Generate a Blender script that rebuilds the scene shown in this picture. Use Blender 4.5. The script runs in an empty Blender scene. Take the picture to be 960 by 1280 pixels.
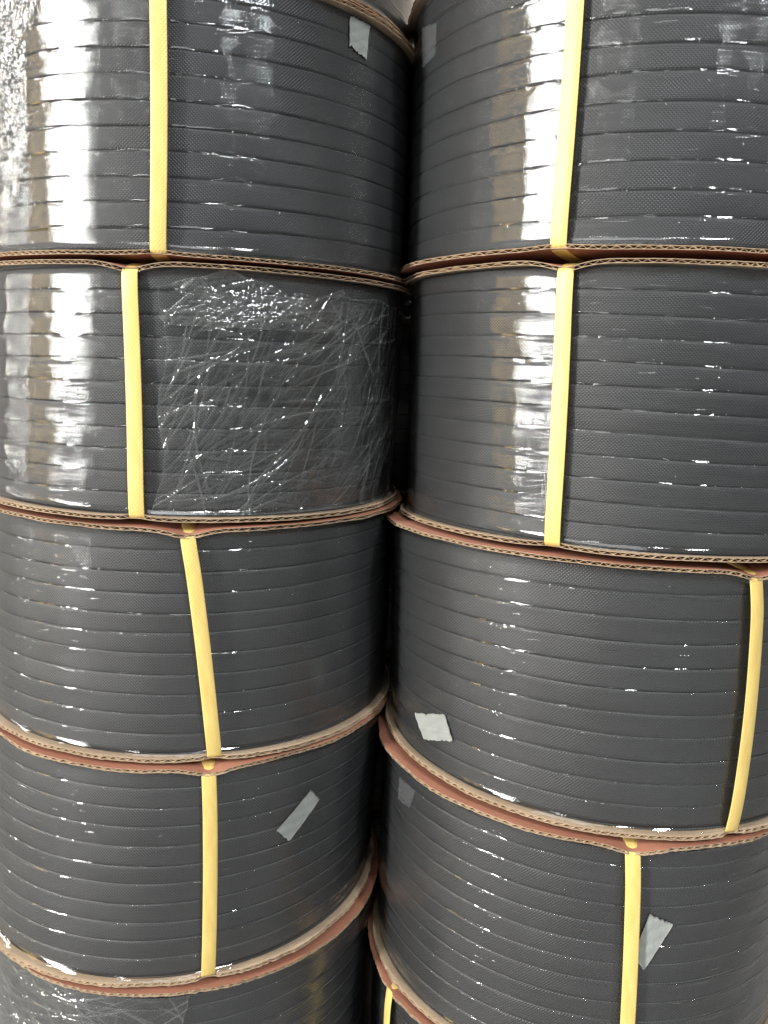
import bpy, math, random
import numpy as np
from mathutils import Matrix, Vector
S = bpy.context.scene
COL = S.collection
PI = math.pi

# ------------------------------------------------------------------ camera
cam_d = bpy.data.cameras.new("camera"); cam = bpy.data.objects.new("camera", cam_d); COL.objects.link(cam)
S.camera = cam
cam_d.sensor_fit = 'VERTICAL'; cam_d.sensor_height = 24.0; cam_d.lens = 1035 / 1280 * 24.0
cam_d.clip_start = 0.02; cam_d.clip_end = 100
p_, r_ = 0.162, 0.047
fwd = Vector((0, math.cos(p_), -math.sin(p_))); R0 = Vector((1, 0, 0)); U0 = R0.cross(fwd)
X = R0 * math.cos(r_) + U0 * math.sin(r_); Y = -R0 * math.sin(r_) + U0 * math.cos(r_); Z = -fwd
cam.matrix_world = Matrix(((X.x, Y.x, Z.x, 0), (X.y, Y.y, Z.y, 0), (X.z, Y.z, Z.z, 0), (0, 0, 0, 1)))

# ------------------------------------------------------------------ view and world (dim indoor surroundings)
S.view_settings.view_transform = 'Standard'; S.view_settings.look = 'None'
S.view_settings.exposure = -0.15; S.view_settings.gamma = 1.0; S.view_settings.use_curve_mapping = False
w = bpy.data.worlds.new("World"); S.world = w; w.use_nodes = True
w.node_tree.nodes["Background"].inputs[0].default_value = (0.88, 0.95, 1.0, 1)
w.node_tree.nodes["Background"].inputs[1].default_value = 0.075

# ------------------------------------------------------------------ lamps: heading in degrees from -Y towards +X, seen from the stacks
def lamp(name, heading, dist, z, sx, sz, power, col=(1, 1, 1), centre=(0.0, 0.62), aim=-0.1):
    h = math.radians(heading)
    loc = Vector((centre[0] + dist * math.sin(h), centre[1] - dist * math.cos(h), z))
    d = bpy.data.lights.new(name, 'AREA'); d.shape = 'RECTANGLE'; d.size = sx; d.size_y = sz
    d.energy = power; d.color = col
    o = bpy.data.objects.new(name, d); COL.objects.link(o); o.location = loc
    t = Vector((centre[0], centre[1], aim)) - loc
    o.rotation_euler = t.to_track_quat('-Z', 'Y').to_euler()
    return o
lamp("window_light", -54, 8.0, 2.3, 0.82, 5.6, 1550, (1.0, 0.985, 0.96))
lamp("tube_lamp", -24, 7.0, 4.8, 0.20, 3.0, 85, (1.0, 0.98, 0.95))
lamp("tube_lamp", 34, 6.0, 4.6, 0.52, 1.9, 430, (0.94, 0.97, 1.0))
lamp("tube_lamp", 15, 4.5, 4.6, 0.34, 1.2, 100, (0.97, 0.98, 1.0))
lamp("side_streak_light", -88, 6.0, 0.9, 0.07, 3.2, 90, (1, 0.97, 0.92))  # added narrow light for the thin vertical glare line on the right stack
lamp("tan_reflection_light", -70, 5.5, 0.3, 0.55, 3.4, 38, (1.0, 0.66, 0.20))  # stand-in for an unseen tan object, added for its bands in the film
lamp("overhead_fill", -15, 1.9, 3.9, 2.2, 2.0, 54, (0.96, 0.98, 1.0))  # general fill from above, added and kept high to avoid direct glare

# ------------------------------------------------------------------ node helpers
def mat(name):
    m = bpy.data.materials.new(name); m.use_nodes = True
    nt = m.node_tree; b = nt.nodes["Principled BSDF"]
    return m, nt, b
def N(nt, t, **kw):
    n = nt.nodes.new(t)
    for k, v in kw.items(): setattr(n, k, v)
    return n
def math_(nt, op, a, b=None, c=None, clamp=False):
    n = N(nt, 'ShaderNodeMath', operation=op, use_clamp=clamp)
    for i, q in enumerate((a, b, c)):
        if q is None: continue
        if isinstance(q, (int, float)): n.inputs[i].default_value = q
        else: nt.links.new(q, n.inputs[i])
    return n.outputs[0]
def ramp(nt, fac, stops):
    n = N(nt, 'ShaderNodeValToRGB'); e = n.color_ramp.elements
    while len(e) < len(stops): e.new(0.5)
    for q, (pos, c) in zip(e, stops):
        q.position = pos; q.color = (*c, 1) if len(c) == 3 else c
    nt.links.new(fac, n.inputs[0]); return n.outputs[0]
def noise(nt, vec, scale, detail=3, rough=0.5, dim='3D'):
    n = N(nt, 'ShaderNodeTexNoise'); n.inputs['Scale'].default_value = scale
    n.inputs['Detail'].default_value = detail; n.inputs['Roughness'].default_value = rough
    nt.links.new(vec, n.inputs['Vector']); return n.outputs['Fac']
def mapping(nt, vec, scale=(1, 1, 1), rot=0.0, loc=(0, 0, 0)):
    n = N(nt, 'ShaderNodeMapping'); n.inputs['Scale'].default_value = scale
    n.inputs['Rotation'].default_value = (0, 0, rot); n.inputs['Location'].default_value = loc
    nt.links.new(vec, n.inputs['Vector']); return n.outputs[0]
def sep(nt, v):
    n = N(nt, 'ShaderNodeSeparateXYZ'); nt.links.new(v, n.inputs[0]); return n.outputs
def bump(nt, h, dist, strength=1.0, normal=None):
    n = N(nt, 'ShaderNodeBump'); n.inputs['Distance'].default_value = dist; n.inputs['Strength'].default_value = strength
    nt.links.new(h, n.inputs['Height'])
    if normal is not None: nt.links.new(normal, n.inputs['Normal'])
    return n.outputs[0]
def weave(nt, uv, lu, lv):
    """embossed rows of small lozenges, lu and lv in metres"""
    s = sep(nt, uv)
    a = math_(nt, 'MULTIPLY', s[0], 2 * PI / lu); b = math_(nt, 'MULTIPLY', s[1], 2 * PI / lv)
    s1 = math_(nt, 'SINE', math_(nt, 'ADD', a, b)); s2 = math_(nt, 'SINE', math_(nt, 'SUBTRACT', a, b))
    return math_(nt, 'ADD', math_(nt, 'MULTIPLY', math_(nt, 'MAXIMUM', s1, s2), 0.5), 0.5)

# ------------------------------------------------------------------ materials
def strap_material():
    m, nt, b = mat("grey_polypropylene")
    uv = N(nt, 'ShaderNodeUVMap').outputs[0]
    wv = weave(nt, uv, 0.0026, 0.0025)
    big = noise(nt, mapping(nt, uv, (9, 60, 1)), 1.0, 3)
    fine = noise(nt, mapping(nt, uv, (300, 900, 1)), 1.0, 2)
    mix = math_(nt, 'ADD', math_(nt, 'MULTIPLY', big, 0.7), math_(nt, 'MULTIPLY', fine, 0.3))
    c = ramp(nt, mix, [(0.3, (0.0205, 0.0210, 0.0225)), (0.7, (0.0305, 0.0312, 0.0332))])
    nt.links.new(c, b.inputs['Base Color'])
    b.inputs['Roughness'].default_value = 0.38
    b.inputs['Specular IOR Level'].default_value = 0.42
    h = math_(nt, 'ADD', wv, math_(nt, 'MULTIPLY', fine, 0.5))
    nt.links.new(bump(nt, h, 0.00025), b.inputs['Normal'])
    return m
def film_material(name="clear_stretch_film", kink=1.0, crumple=0.0, base=0.0):
    m, nt, b = mat(name); nt.nodes.remove(b)
    out = nt.nodes["Material Output"]
    uv = N(nt, 'ShaderNodeUVMap').outputs[0]            # x = metres round, y = turn number, seam offset applied
    s = sep(nt, uv)
    fr = math_(nt, 'FRACT', s[1])
    # film bridging the step at a seam: slow rise below it, a short upward-facing ledge above it
    k = math_(nt, 'ADD', math_(nt, 'MAXIMUM', math_(nt, 'SUBTRACT', 1.0, math_(nt, 'MULTIPLY', fr, 1 / 0.075)), 0.0),
              math_(nt, 'MAXIMUM', math_(nt, 'MULTIPLY', math_(nt, 'SUBTRACT', fr, 0.70), 1 / 0.30), 0.0))
    nk = ramp(nt, noise(nt, mapping(nt, uv, (17, 1.13, 1)), 1.0, 3, 0.7), [(0.43, (0, 0, 0)), (0.68, (1, 1, 1))])
    kk = math_(nt, 'MULTIPLY', k, nk)
    m2 = mapping(nt, uv, (1, 0.017, 1))
    tc = noise(nt, mapping(nt, m2, (30, 340, 1)), 1.0, 4, 0.55)         # drawn-out ripples running round the roll
    tv = noise(nt, mapping(nt, m2, (110, 24, 1)), 1.0, 3, 0.5)
    wv = weave(nt, m2, 0.0026, 0.0025)
    wv = math_(nt, 'MULTIPLY', wv, math_(nt, 'MULTIPLY', math_(nt, 'SUBTRACT', s[1], 0.15), 4.0, clamp=True))
    wv = math_(nt, 'MULTIPLY', wv, math_(nt, 'SUBTRACT', 1.0, math_(nt, 'MULTIPLY', math_(nt, 'LESS_THAN', fr, 0.085), 0.85)))
    n1 = bump(nt, kk, 0.0010 * kink)
    n2 = bump(nt, tc, 0.00022, normal=n1)
    # a few short slanting puckers, free of the seams
    pk = ramp(nt, noise(nt, mapping(nt, m2, (38, 420, 1), -0.22), 1.0, 1, 0.5), [(0.70, (0, 0, 0)), (0.80, (1, 1, 1))])
    n2 = bump(nt, pk, 0.0003, normal=n2)
    n3 = bump(nt, tv, 0.00007, normal=n2)
    n4 = bump(nt, wv, 0.00002 if crumple else 0.00006, normal=n3)
    if crumple:
        cr = math_(nt, 'ABSOLUTE', math_(nt, 'SUBTRACT', noise(nt, mapping(nt, m2, (120, 60, 1), 0.8), 1.0, 4, 0.55), 0.5))
        n4 = bump(nt, cr, 0.0007 * crumple, normal=n4)
    g = N(nt, 'ShaderNodeNewGeometry')
    ior = math_(nt, 'ADD', 1.5, math_(nt, 'MULTIPLY', g.outputs['Backfacing'], 1 / 1.5 - 1.5))
    f = N(nt, 'ShaderNodeFresnel'); nt.links.new(ior, f.inputs[0]); nt.links.new(n4, f.inputs[1])
    fac = math_(nt, 'ADD', math_(nt, 'MULTIPLY', f.outputs[0], 1.7), base, clamp=True)
    tr = N(nt, 'ShaderNodeBsdfTransparent'); tr.inputs[0].default_value = (0.97, 0.975, 0.97, 1)
    gl = N(nt, 'ShaderNodeBsdfAnisotropic') if False else N(nt, 'ShaderNodeBsdfGlossy')
    gl.inputs['Roughness'].default_value = 0.05 if crumple else 0.042; nt.links.new(n4, gl.inputs['Normal'])
    df = N(nt, 'ShaderNodeBsdfDiffuse'); df.inputs[0].default_value = (0.8, 0.82, 0.8, 1)
    mx0 = N(nt, 'ShaderNodeMixShader'); mx0.inputs[0].default_value = 0.008
    if crumple:
        at = N(nt, 'ShaderNodeAttribute'); at.attribute_name = 'crease'
        nt.links.new(math_(nt, 'MULTIPLY_ADD', at.outputs['Fac'], 0.15, 0.003), mx0.inputs[0])
    nt.links.new(tr.outputs[0], mx0.inputs[1]); nt.links.new(df.outputs[0], mx0.inputs[2])
    mx = N(nt, 'ShaderNodeMixShader'); nt.links.new(fac, mx.inputs[0])
    nt.links.new(mx0.outputs[0], mx.inputs[1]); nt.links.new(gl.outputs[0], mx.inputs[2])
    nt.links.new(mx.outputs[0], out.inputs[0])
    return m
def yellow_material():
    m, nt, b = mat("yellow_strapping")
    uv = N(nt, 'ShaderNodeUVMap').outputs[0]
    wv = weave(nt, uv, 0.0026, 0.0034)
    n = noise(nt, mapping(nt, uv, (200, 40, 1)), 1.0, 3)
    c = ramp(nt, n, [(0.3, (0.61, 0.435, 0.13)), (0.7, (0.70, 0.525, 0.175))])
    nt.links.new(c, b.inputs['Base Color']); b.inputs['Roughness'].default_value = 0.36
    nt.links.new(bump(nt, wv, 0.00012), b.inputs['Normal'])
    return m
def board_material(name, c0, c1, fl=220.0):
    m, nt, b = mat(name)
    tc = N(nt, 'ShaderNodeTexCoord').outputs['Object']
    n1 = noise(nt, mapping(nt, tc, (14, 14, 14)), 1.0, 4, 0.6)
    n2 = noise(nt, mapping(nt, tc, (fl, 900, 900)), 1.0, 2, 0.6)
    mm = math_(nt, 'ADD', math_(nt, 'MULTIPLY', n1, 0.6), math_(nt, 'MULTIPLY', n2, 0.4))
    nt.links.new(ramp(nt, mm, [(0.32, c0), (0.68, c1)]), b.inputs['Base Color'])
    b.inputs['Roughness'].default_value = 0.82
    nt.links.new(bump(nt, mm, 0.0006), b.inputs['Normal'])
    return m
def tape_material(name, c, alpha):
    m, nt, b = mat(name)
    tc = N(nt, 'ShaderNodeTexCoord').outputs['Object']
    n1 = noise(nt, mapping(nt, tc, (120, 120, 60)), 1.0, 4, 0.6)
    nt.links.new(ramp(nt, n1, [(0.3, tuple(x * 0.86 for x in c)), (0.7, c)]), b.inputs['Base Color'])
    b.inputs['Roughness'].default_value = 0.75; b.inputs['Specular IOR Level'].default_value = 0.25; b.inputs['Alpha'].default_value = alpha
    nt.links.new(bump(nt, n1, 0.0012), b.inputs['Normal'])
    return m
def plain(name, c, rough=0.8, sc=8.0):
    m, nt, b = mat(name)
    tc = N(nt, 'ShaderNodeTexCoord').outputs['Object']
    n = noise(nt, tc, sc, 5, 0.6)
    nt.links.new(ramp(nt, n, [(0.3, tuple(x * 0.8 for x in c)), (0.7, c)]), b.inputs['Base Color'])
    b.inputs['Roughness'].default_value = rough
    nt.links.new(bump(nt, n, 0.002), b.inputs['Normal'])
    return m
M_STRAP = strap_material()
M_FILM = film_material()
M_LOOSE = film_material("crumpled_stretch_film", kink=0.3, crumple=1.0, base=0.02)
M_YEL = yellow_material()
M_TERRA = board_material("terracotta_board", (0.25, 0.100, 0.058), (0.34, 0.145, 0.088))
M_KRAFT = board_material("kraft_board", (0.27, 0.19, 0.120), (0.43, 0.32, 0.215))
M_FLUTE = board_material("kraft_fluting", (0.26, 0.175, 0.10), (0.42, 0.30, 0.185))
M_TAPE = tape_material("paper_tape", (0.31, 0.325, 0.305), 0.88)
M_TAPE2 = tape_material("sheer_tape", (0.36, 0.37, 0.38), 0.06)
M_UNDER = plain("dark_underlayer", (0.022, 0.023, 0.025), 0.6, 60)
M_WALL = plain("painted_wall", (0.24, 0.21, 0.18), 0.8, 5)
M_FLOOR = plain("concrete_floor", (0.24, 0.235, 0.225), 0.6, 4)

# ------------------------------------------------------------------ mesh helper
def mesh_obj(name, V, F, mats, parent=None, uv=None, mi=None, smooth=True):
    me = bpy.data.meshes.new(name)
    V = np.asarray(V, dtype=np.float32); F = np.asarray(F, dtype=np.int32)
    nf = len(F); k = F.shape[1]
    me.vertices.add(len(V)); me.vertices.foreach_set("co", V.ravel())
    me.loops.add(nf * k); me.loops.foreach_set("vertex_index", F.ravel())
    me.polygons.add(nf); me.polygons.foreach_set("loop_start", np.arange(nf, dtype=np.int32) * k)
    me.polygons.foreach_set("loop_total", np.full(nf, k, dtype=np.int32))
    for m in mats: me.materials.append(m)
    if mi is not None: me.polygons.foreach_set("material_index", np.asarray(mi, dtype=np.int32))
    me.polygons.foreach_set("use_smooth", np.full(nf, smooth, dtype=bool))
    if uv is not None:
        l = me.uv_layers.new(name="UVMap"); l.data.foreach_set("uv", np.asarray(uv, dtype=np.float32)[F.ravel()].ravel())
    me.update(calc_edges=True); me.validate()
    o = bpy.data.objects.new(name, me); COL.objects.link(o)
    if parent is not None: o.parent = parent
    return o
def grid_faces(nr, nc, base=0):
    i, j = np.meshgrid(np.arange(nr - 1), np.arange(nc - 1), indexing='ij')
    a = (base + i * nc + j).ravel()
    return np.stack([a, a + 1, a + 1 + nc, a + nc], 1)

TB = 0.0031
RF, RC = 0.199, 0.1925
STACK = {'left': np.array([-0.185, 0.806]), 'right': np.array([0.206, 0.768]), 'rear': np.array([0.012, 1.165])}

R_DIP_TOP, R_DIP_BOTTOM = 0.82, 0.25
class Reel:
    """one roll: bottom plane, top plane (height, slope x, slope y) and centre offsets"""
    def __init__(s, stack, bot, top, ob, ot, n, seed, label, straps):
        s.c = STACK[stack]; s.bot = bot; s.top = top; s.ob = np.array(ob) / 1000; s.ot = np.array(ot) / 1000
        s.n = n; s.rng = np.random.default_rng(seed); s.straps = straps
        s.base = np.array([s.c[0] + s.ob[0], s.c[1] + s.ob[1], bot[0]])
        s.root = bpy.data.objects.new("strapping_reel", None); COL.objects.link(s.root)
        s.root.location = s.base; s.root.empty_display_size = 0.05
        s.root['label'] = label; s.root['category'] = 'strapping reel'; s.root['group'] = 'reels of dark grey strapping piled in two stacks'
        s.H = top[0] - bot[0]; s.wc = {}
    def warp(s, r, phi, end):
        return sum(a * math.cos(k * phi + c) for a, k, c in s.wc[end]) * min(1, max(0, (r - 0.17) / 0.03))
    def pos(s, r, phi, t, dz=0.0):
        """r radius, phi from -Y towards +X, t from 0 bottom to 1 top; local coordinates"""
        x = r * np.sin(phi); y = -r * np.cos(phi)
        zb = s.bot[0] + s.bot[1] * x + s.bot[2] * y; zt = s.top[0] + s.top[1] * x + s.top[2] * y
        cx = s.c[0] + s.ob[0] * (1 - t) + s.ot[0] * t; cy = s.c[1] + s.ob[1] * (1 - t) + s.ot[1] * t
        return np.stack(np.broadcast_arrays(cx + x - s.base[0], cy + y - s.base[1], zb * (1 - t) + zt * t + dz - s.base[2]), -1)
    def dip(s, r, phi, end):
        """flange pinched by the yellow straps: towards the coil; end = 1 top, 0 bottom"""
        d = 0
        for a0, a1 in s.straps:
            a = math.radians(a1 if end else a0)
            q = np.abs((phi - a + PI) % (2 * PI) - PI) * RF
            k0 = R_DIP_TOP if end else R_DIP_BOTTOM
            d = d + (np.exp(-(q / 0.018) ** 2) * 0.0050 + np.exp(-(q / 0.008) ** 2) * 0.0016) * k0
        g = np.clip((r - 0.168) / 0.030, 0, 1.1) ** 1.5
        return d * g * (-1 if end else 1)
    def notch(s, phi, end):
        d = 0
        for a0, a1 in s.straps:
            a = math.radians(a1 if end else a0)
            q = np.abs((phi - a + PI) % (2 * PI) - PI) * RF
            d = d + np.exp(-(q / 0.0075) ** 4) * 0.0022
        return d

def flange(R, end):
    """corrugated cardboard disc: two liners with a real wavy flute between them"""
    n = 960; phi = np.linspace(-PI, PI, n, endpoint=False)
    rng = R.rng; T = TB; tl = 0.0004
    wc = [(rng.normal() * 0.0004 / k, k, rng.uniform(0, 6)) for k in range(2, 7)]; R.wc[end] = wc
    warp = sum(a * np.cos(k * phi + c) for a, k, c in wc)
    fray = np.convolve(rng.normal(size=n), np.ones(3) / 3, 'same') * 0.0005 + sum(rng.normal() * .0004 * np.cos(k * phi + rng.uniform(0, 6)) for k in (5, 9, 14, 23))
    crush = np.clip(sum(rng.normal() * 0.5 * np.cos(k * phi + rng.uniform(0, 6)) for k in (3, 7, 12, 19)), 0, 1.2) * 0.3
    redge = RF - R.notch(phi, end) + fray
    rads = [0.098, 0.150, 0.168, 0.178, 0.186, 0.191, 0.195]
    def surf(r, zoff, tq):
        dz = zoff + R.dip(r, phi, end) + warp * np.clip((r - 0.17) / 0.03, 0, 1)
        return R.pos(r, phi, np.full(n, float(end)), dz)
    out, inn = (M_TERRA, M_KRAFT)
    sgn = -1 if end else 1                               # direction from outer face to the coil
    # outer face at zoff=0 (bottom) / +T (top); the top plane given is the disc's underside
    zo = T if end else 0.0
    V = []; F = []; mi = []; base = 0
    def sheet(z0, z1, m0, m1, rext):
        nonlocal base
        rows = []
        for r in rads: rows.append(surf(np.full(n, r), z0, 0))
        rows.append(surf(redge + rext, z0, 0)); rows.append(surf(redge + rext, z1, 0))
        for r in rads[::-1]: rows.append(surf(np.full(n, r), z1, 0))
        nr = len(rows)
        V.append(np.concatenate(rows))
        for i in range(nr):
            a = base + i * n + np.arange(n); b = base + i * n + (np.arange(n) + 1) % n
            k = (i + 1) % nr
            c = base + k * n + (np.arange(n) + 1) % n; d = base + k * n + np.arange(n)
            F.append(np.stack([a, b, c, d], 1)); mi.append(np.full(n, m0 if i < len(rads) else (2 if i == len(rads) else m1)))
        base += nr * n
    pin = 1 - crush
    sheet(zo, zo + sgn * tl, 0, 2, 0.0003)
    zi = zo + sgn * T * (0.80 + 0.20 * pin)
    sheet(zi - sgn * tl, zi, 2, 1, 0.0)
    parent = R.root
    o = mesh_obj("top_flange" if end else "bottom_flange", np.concatenate(V), np.concatenate(F), [out, inn, M_KRAFT], parent, mi=np.concatenate(mi), smooth=False)
    # flute: z follows the x coordinate, cut by the round edge
    lam = 0.0068; ang = rng.uniform(-0.35, 0.35)
    m_ = 2600; ph = np.linspace(-PI, PI, m_, endpoint=False)
    re = np.interp(ph, np.append(phi, PI), np.append(redge, redge[0])) - 0.0002
    wp = np.interp(ph, np.append(phi, PI), np.append(warp, warp[0])); cr = np.interp(ph, np.append(phi, PI), np.append(pin, pin[0]))
    rows = []
    th = 0.00035
    for side in (0, 1):
        for rr in ((re - 0.012, re) if side == 0 else (re, re - 0.012)):
            u = rr * np.sin(ph) * math.cos(ang) + rr * np.cos(ph) * math.sin(ang) + 0.0006 * np.sin(ph * 31)
            half = (T / 2 - tl - th * 0.55)
            z = zo + sgn * (T / 2) * (0.85 + 0.15 * cr) + half * np.sin(2 * PI * u / lam) * (0.8 + 0.2 * cr) + (th / 2 if side == 0 else -th / 2)
            dz = z + R.dip(rr, ph, end) + wp * np.clip((rr - 0.17) / 0.03, 0, 1)
            rows.append(R.pos(rr, ph, np.full(m_, float(end)), dz))
    V2 = np.concatenate(rows); F2 = []
    for i in range(4):
        a = i * m_ + np.arange(m_); b = i * m_ + (np.arange(m_) + 1) % m_; k = (i + 1) % 4
        F2.append(np.stack([a, b, k * m_ + (np.arange(m_) + 1) % m_, k * m_ + np.arange(m_)], 1))
    mesh_obj("fluting", V2, np.concatenate(F2), [M_FLUTE], o, smooth=True)
    return o

T_IN = TB + 0.0006
def wobble(R, phi, k):
    rs = np.random.default_rng(int(k * 7 + R.n * 131 + abs(R.bot[0]) * 10000))
    return sum(rs.normal() * 0.00065 / q * np.cos(q * phi + rs.uniform(0, 6)) for q in (1, 2, 3, 5))
def seam(R, phi, k):
    """t of the k-th seam (0..n) between two turns of the helical winding"""
    H = R.H; lo = T_IN / H; hi = 1 - 0.0009 / H
    t = lo + (hi - lo) * (k + 0.45 * phi / PI * (1 if R.n % 2 else -1)) / R.n + (wobble(R, phi, k) / H)
    return np.clip(t, lo, hi)

def turns(R):
    n = 168; phi = np.linspace(-PI, PI, n)
    prof = [(0.0, -0.0008), (0.025, -0.00045), (0.06, -0.00022), (0.10, -0.00007), (0.15, 0.0), (0.5, 0.00004), (0.85, 0.0), (0.90, -0.00007), (0.94, -0.00022), (0.975, -0.00045), (1.0, -0.0008)]
    for k in range(-1, R.n + 1):
        a, b = seam(R, phi, k), seam(R, phi, k + 1)
        if np.max((b - a)) * R.H < 0.003: continue
        lean = R.rng.normal() * 0.00022; off = R.rng.normal() * 0.00012
        ga = 0.00002 + abs(R.rng.normal()) * 0.00012 + np.clip(sum(R.rng.normal() * 0.00012 * np.cos(q * phi + R.rng.uniform(0, 6)) for q in (3, 7, 13, 21)), -0.00005, 0.0003)
        lap = sum(R.rng.normal() * 0.00012 * np.cos(q * phi + R.rng.uniform(0, 6)) for q in (1, 2, 4))
        rows = []; uv = []
        aa = a + ga / R.H; bb = np.maximum(b - ga / R.H, aa)
        for t, dr in prof:
            tt = aa + (bb - aa) * t
            r = RC + dr + off + (lean + lap) * (t - 0.5) * 2
            rows.append(R.pos(r, phi, tt)); uv.append(np.stack([RC * phi + k * 0.37, np.broadcast_to(tt * R.H, phi.shape)], 1))
        mesh_obj("strap_turn", np.concatenate(rows), grid_faces(len(prof), n), [M_STRAP], R.root, uv=np.concatenate(uv))
    # layer of strap beneath the outer turns
    rows = [R.pos(RC - 0.0010, phi, np.full(n, t)) for t in (0.03, 0.5, 0.97)]
    mesh_obj("inner_layer", np.concatenate(rows), grid_faces(3, n), [M_UNDER], R.root)
    rows = [R.pos(0.1, phi, np.full(n, t)) for t in (0.02, 0.98)] + [R.pos(0.094, phi, np.full(n, t)) for t in (0.98, 0.02)]
    mesh_obj("cardboard_core", np.concatenate(rows), grid_faces(4, n), [M_KRAFT], R.root, smooth=False)

def film_r(R, phi, t):
    """radius of the stretch film: on the coil in the middle, out to the flange rims at both ends"""
    z = t * R.H
    e0 = np.clip((z - 0.0034) / 0.006, 0, 1); e1 = np.clip((R.H - 0.0005 - z) / 0.006, 0, 1)
    e = np.minimum(e0, e1)
    return RC + 0.0009 + (RF - 0.0012 - RC - 0.0009) * (1 - e) ** 1.6
def film(R):
    n = 260; phi = np.linspace(-PI, PI, n); m = 64
    z = np.concatenate([np.linspace(0.0036, 0.018, 12, endpoint=False), np.linspace(0.018, R.H - 0.014, m - 24), np.linspace(R.H - 0.014, R.H - 0.0005, 13)[1:]])
    rows = []; uv = []
    amp = [(R.rng.normal() * 0.00022 / (1 + 0.1 * abs(a)), a, b, R.rng.uniform(0, 6)) for a in range(0, 22, 2) for b in (-60, 20, 95)]
    lo = T_IN / R.H; hi = 1 - 0.0009 / R.H
    for zz in z:
        t = zz / R.H
        r = film_r(R, phi, t)
        kseam = (t - lo) / (hi - lo) * R.n - 0.45 * phi / PI * (1 if R.n % 2 else -1)
        env = min(1, max(0, min(zz - 0.006, R.H - 0.004 - zz) / 0.02))
        r = r + env * np.abs(sum(A * np.cos(a * phi + b * zz + c) for A, a, b, c in amp)) * 0.7
        dz = R.dip(r, phi, 0) * max(0, 1 - zz / 0.02) + R.dip(r, phi, 1) * max(0, 1 - (R.H - zz) / 0.02)
        rows.append(R.pos(r, phi, np.full(n, t), dz))
        uv.append(np.stack([RC * phi, kseam + 0.5 - 0.5], 1))
    return mesh_obj("stretch_film", np.concatenate(rows), grid_faces(len(z), n), [M_FILM], R.root, uv=np.concatenate(uv))

def loose_film(R, p0, p1, t0, t1, ncr, seed, amp=1.0, dirs=(60,), rag=0.02, skew=0.0):
    """second, crumpled lap of film with sharp creases"""
    rng = np.random.default_rng(seed)
    p0, p1 = math.radians(p0), math.radians(p1)
    nu = int((p1 - p0) * RC / 0.0008); nv = int((t1 - t0) * R.H / 0.0008)
    U, Vv = np.meshgrid(np.linspace(0, 1, nu), np.linspace(0, 1, nv))
    eL = sum(rng.normal() * rag * np.cos(k * Vv * 6 + rng.uniform(0, 6)) / k for k in (1, 2, 5, 9))
    phi = p0 + (p1 - p0) * U + eL * ((1 - U) ** 4 if not skew else U ** 4) - math.radians(skew) * (1 - Vv) * U
    eT = sum(rng.normal() * rag * np.cos(k * U * 7 + rng.uniform(0, 6)) / k for k in (1, 2, 4))
    t = t0 + (t1 - t0) * Vv + eT * Vv ** 3 * (1 if t1 < 0.97 else 0)
    x = phi * RC; y = t * R.H
    h = np.zeros_like(x); cr_ = np.zeros_like(x)
    L = (p1 - p0) * RC; Hh = (t1 - t0) * R.H
    for i in range(ncr):
        cx = p0 * RC + rng.uniform(0, 1) * L; cy = t0 * R.H + rng.uniform(0, 1) * Hh
        a = math.radians(dirs[rng.integers(len(dirs))] + rng.normal() * 16)
        ln = rng.gamma(1.6, 0.013) + 0.004 if rng.random() < 0.85 else rng.uniform(0.04, 0.09); wd = rng.uniform(0.0007, 0.0018)
        dx, dy = x - cx, y - cy
        l = dx * math.cos(a) + dy * math.sin(a); d = -dx * math.sin(a) + dy * math.cos(a) + 2.0 * l * l * rng.normal()
        e = np.exp(-(l / ln) ** 2); a_ = rng.uniform(0.2, 1)
        h += a_ * 0.0009 * np.maximum(0, 1 - np.abs(d) / wd) * e * (1 if rng.random() < .8 else -1)
        cr_ = np.maximum(cr_, a_ ** 2 * np.maximum(0, 1 - np.abs(d) / 0.0008) * e)
    edge = np.minimum(np.minimum(U * L, (1 - U) * L), np.minimum(Vv, 1 - Vv) * Hh)
    cr_ = np.clip(cr_ + 0.45 * np.maximum(0, 1 - edge / 0.0012) * (rng.random(x.shape) * 0.5 + 0.5), 0, 1)
    h += 0.0004 * np.sin(x * 90 + 3 * np.sin(y * 70)) * np.sin(y * 60 + x * 30)
    r = film_r(R, phi, t) + 0.0011 + np.maximum(h * amp, -0.0006)
    V = R.pos(r, phi, t).reshape(-1, 3)
    uv = np.stack([x.ravel(), (y / 0.017).ravel()], 1)
    o = mesh_obj("loose_film_lap", V, grid_faces(nv, nu), [M_LOOSE], R.root, uv=uv)
    at = o.data.attributes.new("crease", 'FLOAT', 'POINT'); at.data.foreach_set("value", cr_.ravel().astype(np.float32))
    return o

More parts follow.
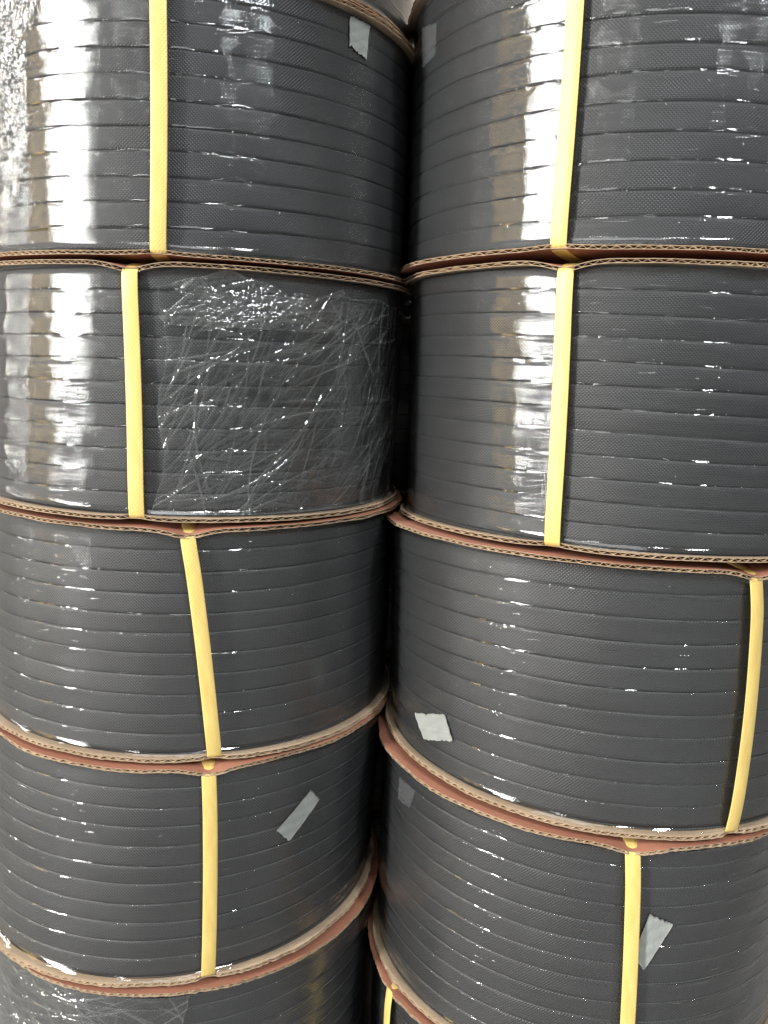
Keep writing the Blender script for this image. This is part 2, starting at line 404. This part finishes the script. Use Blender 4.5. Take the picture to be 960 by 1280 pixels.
def strap(R, a0, a1, bow=0.0):
    """yellow strap: over the top disc, down the side, under the bottom disc; a0 bottom angle, a1 top angle"""
    a0, a1 = math.radians(a0), math.radians(a1); W = 0.0116; th = 0.0006
    H = R.H; e = 0.0012
    path = []
    T = TB
    # (radius, height above bottom plane, angle fraction, on-top weight, on-bottom weight)
    for r in np.linspace(0.12, 0.19, 8): path.append((r, H + T + th, 1.0, 1))
    for q in np.linspace(0, PI / 2, 7): path.append((RF - 0.0042 + 0.0046 * math.sin(q), H + T - 0.0042 + th + 0.0042 * math.cos(q), 1.0, 1))
    for s in np.linspace(0, 1, 26)[1:-1]: path.append((RF + 0.0004 + 0 * s, (H - 0.001) * (1 - s) + 0.0035 * s, 1 - s, None))
    for q in np.linspace(PI / 2, PI, 7): path.append((RF - 0.0042 + 0.0046 * math.sin(q), 0.0042 - th - 0.0 + 0.0042 * math.cos(q), 0.0, 0))
    for r in np.linspace(0.19, 0.12, 8): path.append((r, -th, 0.0, 0))
    path = path
    cross = [(-W / 2, -0.5), (-W / 2, 0.1), (-W / 2 + 0.0006, 0.5), (0, 0.62), (W / 2 - 0.0006, 0.5), (W / 2, 0.1), (W / 2, -0.5), (0, -0.5)]
    P = []; UV = []; L = 0; prev = None
    for r, z, fr, end in path:
        ph = a0 + (a1 - a0) * fr + bow * math.sin(PI * fr)
        w1 = np.clip((z - (H - 0.035)) / 0.035, 0, 1); w0 = np.clip((0.035 - z) / 0.035, 0, 1)
        pr = np.array([ph])
        dz = float(R.dip(np.array([r]), pr, 1)[0]) * w1 + float(R.dip(np.array([r]), pr, 0)[0]) * w0 + R.warp(r, ph, 1) * w1 + R.warp(r, ph, 0) * w0
        rr = r - (0.0022 * (w1 ** 2 + w0 ** 2) if r > 0.185 else 0)
        P.append((rr, z, ph, dz))
        if prev: L += math.hypot(r - prev[0], z - prev[1])
        prev = (r, z); UV.append(L)
    P = np.array(P); m = len(P)
    tg = np.gradient(P[:, :2] + np.stack([0 * P[:, 3], P[:, 3]], 1), axis=0); tg /= np.linalg.norm(tg, axis=1)[:, None] + 1e-12
    nr = np.stack([-tg[:, 1], tg[:, 0]], 1)           # outward normal in the (r, z) plane
    V = []; uv = []
    for i in range(m):
        for cx_, cn in cross:
            r = P[i, 0] + nr[i, 0] * cn * th; z = P[i, 1] + P[i, 3] + nr[i, 1] * cn * th
            ph = P[i, 2] + cx_ / max(P[i, 0], 0.05)
            V.append(R.pos(r, ph, z / H)); uv.append((cx_, UV[i]))
    V = np.array(V); nc = len(cross); F = []
    for i in range(m - 1):
        for j in range(nc):
            k = (j + 1) % nc
            F.append((i * nc + j, i * nc + k, (i + 1) * nc + k, (i + 1) * nc + j))
    o = mesh_obj("yellow_strap", V, F, [M_YEL], R.root, uv=uv)
    return o

def tape(R, corners, m, label=None, seed=0, torn=0.00045):
    """corners: four (angle, world height) going round"""
    rng = np.random.default_rng(seed); n = 22
    c = [np.array([math.radians(a) * RC, z]) for a, z in corners]
    U, W = np.meshgrid(np.linspace(0, 1, n), np.linspace(0, 1, n))
    P = ((1 - U) * (1 - W))[..., None] * c[0] + (U * (1 - W))[..., None] * c[1] + (U * W)[..., None] * c[2] + ((1 - U) * W)[..., None] * c[3]
    d = (c[3] - c[0]) / np.linalg.norm(c[3] - c[0])
    j0 = rng.normal(size=n) * torn; j1 = rng.normal(size=n) * torn
    P = P + d * ((1 - W) ** 6 * j0[None, :] + W ** 6 * j1[None, :])[..., None]
    phi = P[..., 0] / RC
    x = RC * np.sin(phi); y = -RC * np.cos(phi)
    zb = R.bot[0] + R.bot[1] * x + R.bot[2] * y; zt = R.top[0] + R.top[1] * x + R.top[2] * y
    t = (P[..., 1] - zb) / (zt - zb)
    h = 0.0009 + 0.00035 * np.abs(np.sin(U * 5 + W * 9 + seed)) + 0.0004 * np.maximum(0, 1 - np.abs(W - 0.55 - 0.15 * U) / 0.05)
    fr = film_r(R, phi, t) + h
    V1 = R.pos(fr, phi, t).reshape(-1, 3); V0 = R.pos(fr - 0.00018, phi, t).reshape(-1, 3)
    F = np.concatenate([grid_faces(n, n), grid_faces(n, n, n * n)[:, ::-1]])
    ring = [i for i in range(n)] + [n * i + n - 1 for i in range(1, n)] + [n * (n - 1) + i for i in range(n - 2, -1, -1)] + [n * i for i in range(n - 2, 0, -1)]
    side = [(a, b, b + n * n, a + n * n) for a, b in zip(ring, ring[1:] + ring[:1])]
    o = mesh_obj("tape_piece", np.concatenate([V1, V0]), np.concatenate([F, np.array(side)]), [m], R.root)
    if label: o['label'] = label
    return o

# ------------------------------------------------------------------ setting
def slab(name, x0, x1, y0, y1, z0, z1, m):
    v = [(x, y, z) for z in (z0, z1) for y in (y0, y1) for x in (x0, x1)]
    f = [(0, 2, 3, 1), (4, 5, 7, 6), (0, 1, 5, 4), (2, 6, 7, 3), (0, 4, 6, 2), (1, 3, 7, 5)]
    o = mesh_obj(name, v, f, [m], smooth=False); o['kind'] = 'structure'; return o
slab("floor", -9, 9, -9, 2.2, -0.80, -0.7402, M_FLOOR)
slab("wall", -9, 9, 2.2, 2.35, -0.7402, 3.2, M_WALL)

# ------------------------------------------------------------------ the reels
def build(stack, bot, top, ob, ot, n, seed, label, straps):
    R = Reel(stack, bot, top, ob, ot, n, seed, label, straps)
    flange(R, 0); flange(R, 1); turns(R); film(R)
    for a0, a1 in straps: strap(R, a0, a1, math.radians(1.3 if stack == 'right' and seed == 8 else 0.3))
    return R
A0 = build('left', (0.2760, 0.004, 0.003), (0.466, 0.0, 0.0), (-4, 3), (-5, 3), 11, 50, "dark reel on top of the left stack, only a lower corner showing", [(-40, -40)])
A1 = build('left', (0.0801, 0.0126, 0.0180), (0.2685, 0.004, 0.0034), (3, 0), (1, 0), 11, 1, "top left reel with crumpled film and a white tape strip at upper right", [(3.8, 4.2), (184, 184)])
A2 = build('left', (-0.1115, -0.010, 0.018), (0.0735, 0.0126, 0.0170), (-3, 2), (3, 0), 11, 2, "second reel down the left stack, heavily creased film beside its yellow strap", [(0.8, -2.1), (180, 180)])
A3 = build('left', (-0.3075, -0.008, 0.009), (-0.1185, 0.002, 0.0195), (0, 5), (2, 2), 11, 3, "third reel down the left stack, its yellow strap slanting down to the right", [(17.2, 10.5), (190, 190)])
A4 = build('left', (-0.5000, 0.020, 0.020), (-0.3140, 0.002, 0.011), (-8, -2), (0, 2), 11, 4, "fourth reel down the left stack, diagonal white tape piece beside its strap", [(19.1, 16.3), (195, 195)])
A5 = build('left', (-0.7350, 0.0, 0.0), (-0.5105, 0.014, 0.012), (0, 0), (-2, -1), 13, 5, "bottom left reel, only its top part in view under wrinkled film", [(-96, -96), (150, 150)])
B1 = build('right', (0.0927, 0.0108, 0.0049), (0.2960, 0.0, 0.0), (-3, 0), (-6, 0), 11, 6, "top right reel with a broad white glare beside its yellow strap", [(-27.7, -27.3), (160, 160)])
B2 = build('right', (-0.1235, -0.004, -0.030), (0.0840, 0.008, 0.0065), (9, 0), (2, -1), 12, 7, "second reel down the right stack, set back above a terracotta rim", [(-27.6, -27.4), (160, 160)])
B3 = build('right', (-0.3271, -0.017, 0.018), (-0.1315, -0.014, -0.029), (4, 2), (-5, -1), 11, 8, "third reel down the right stack, square tape piece at its lower left", [(19.3, 20.5), (200, 200)])
B4 = build('right', (-0.5447, 0.011, -0.012), (-0.3376, -0.0135, 0.006), (1, 1), (-3, 0), 12, 9, "fourth reel down the right stack, white tape just right of its strap", [(0.6, -1.5), (180, 180)])
B5 = build('right', (-0.7350, 0.0, 0.0), (-0.5535, 0.006, -0.006), (0, 0), (-3, 0), 11, 10, "bottom right reel, a corner sliver with a narrow yellow strap at its left", [(-64.1, -64.1), (110, 110)])

# rear stack seen only through the gap: one roll and copies of it
RR = build('rear', (-0.7380, 0, 0), (-0.5460, 0, 0), (0, 0), (0, 0), 11, 11, "dim reel standing in the dark gap behind the two front stacks", [(40, 40)])
RR.root['group'] = 'dim reels stacked behind the gap'
for i in range(1, 5):
    c = RR.root.copy(); COL.objects.link(c); c.location = RR.base + np.array([0.003 * (-1) ** i, 0.002 * i, 0.2 * i])
    c.rotation_euler[2] = i * 1.3
    for ch in list(RR.root.children):
        d = ch.copy(); COL.objects.link(d); d.parent = c
        for g in ch.children:
            e = g.copy(); COL.objects.link(e); e.parent = d

tape(A1, [(46.4, 0.2650), (53.0, 0.2650), (52.3, 0.2406), (46.6, 0.2450)], M_TAPE, "white paper tape strip under the top rim", 1)
tape(B1, [(-75.7, 0.2773), (-66.0, 0.2700), (-66.0, 0.2470), (-73.5, 0.2450)], M_TAPE2, "sheer clear tape piece", 2)
tape(B3, [(-63.3, -0.2871), (-50.5, -0.2712), (-47.5, -0.2914), (-58.5, -0.3044)], M_TAPE, "pale square tape piece", 3)
tape(A4, [(43.9, -0.3551), (47.2, -0.3678), (38.3, -0.396), (34.4, -0.3822)], M_TAPE, "diagonal white tape piece", 4)
tape(B4, [(3.6, -0.3941), (9.4, -0.4034), (3.4, -0.4420), (0.6, -0.4300)], M_TAPE, "white tape piece beside the strap", 5)
tape(B4, [(-66.7, -0.3514), (-58.0, -0.3501), (-60.4, -0.3706), (-67.0, -0.3733)], M_TAPE2, "sheer grey tape patch", 6)

loose_film(A2, 5, 80, 0.03, 0.93, 460, 21, 1.0, (40, 55, 62, 15, 70))
loose_film(A2, 7, 47, 0.78, 0.955, 170, 24, 1.2, (10, 30, 160, 60), rag=0.035)
loose_film(A1, -62, -20, 0.03, 0.985, 700, 22, 1.5, (60, 100, 125, 80), skew=15)
loose_film(A5, -50, 14, 0.45, 0.985, 300, 23, 1.0, (150, 170, 120, 20), skew=10)
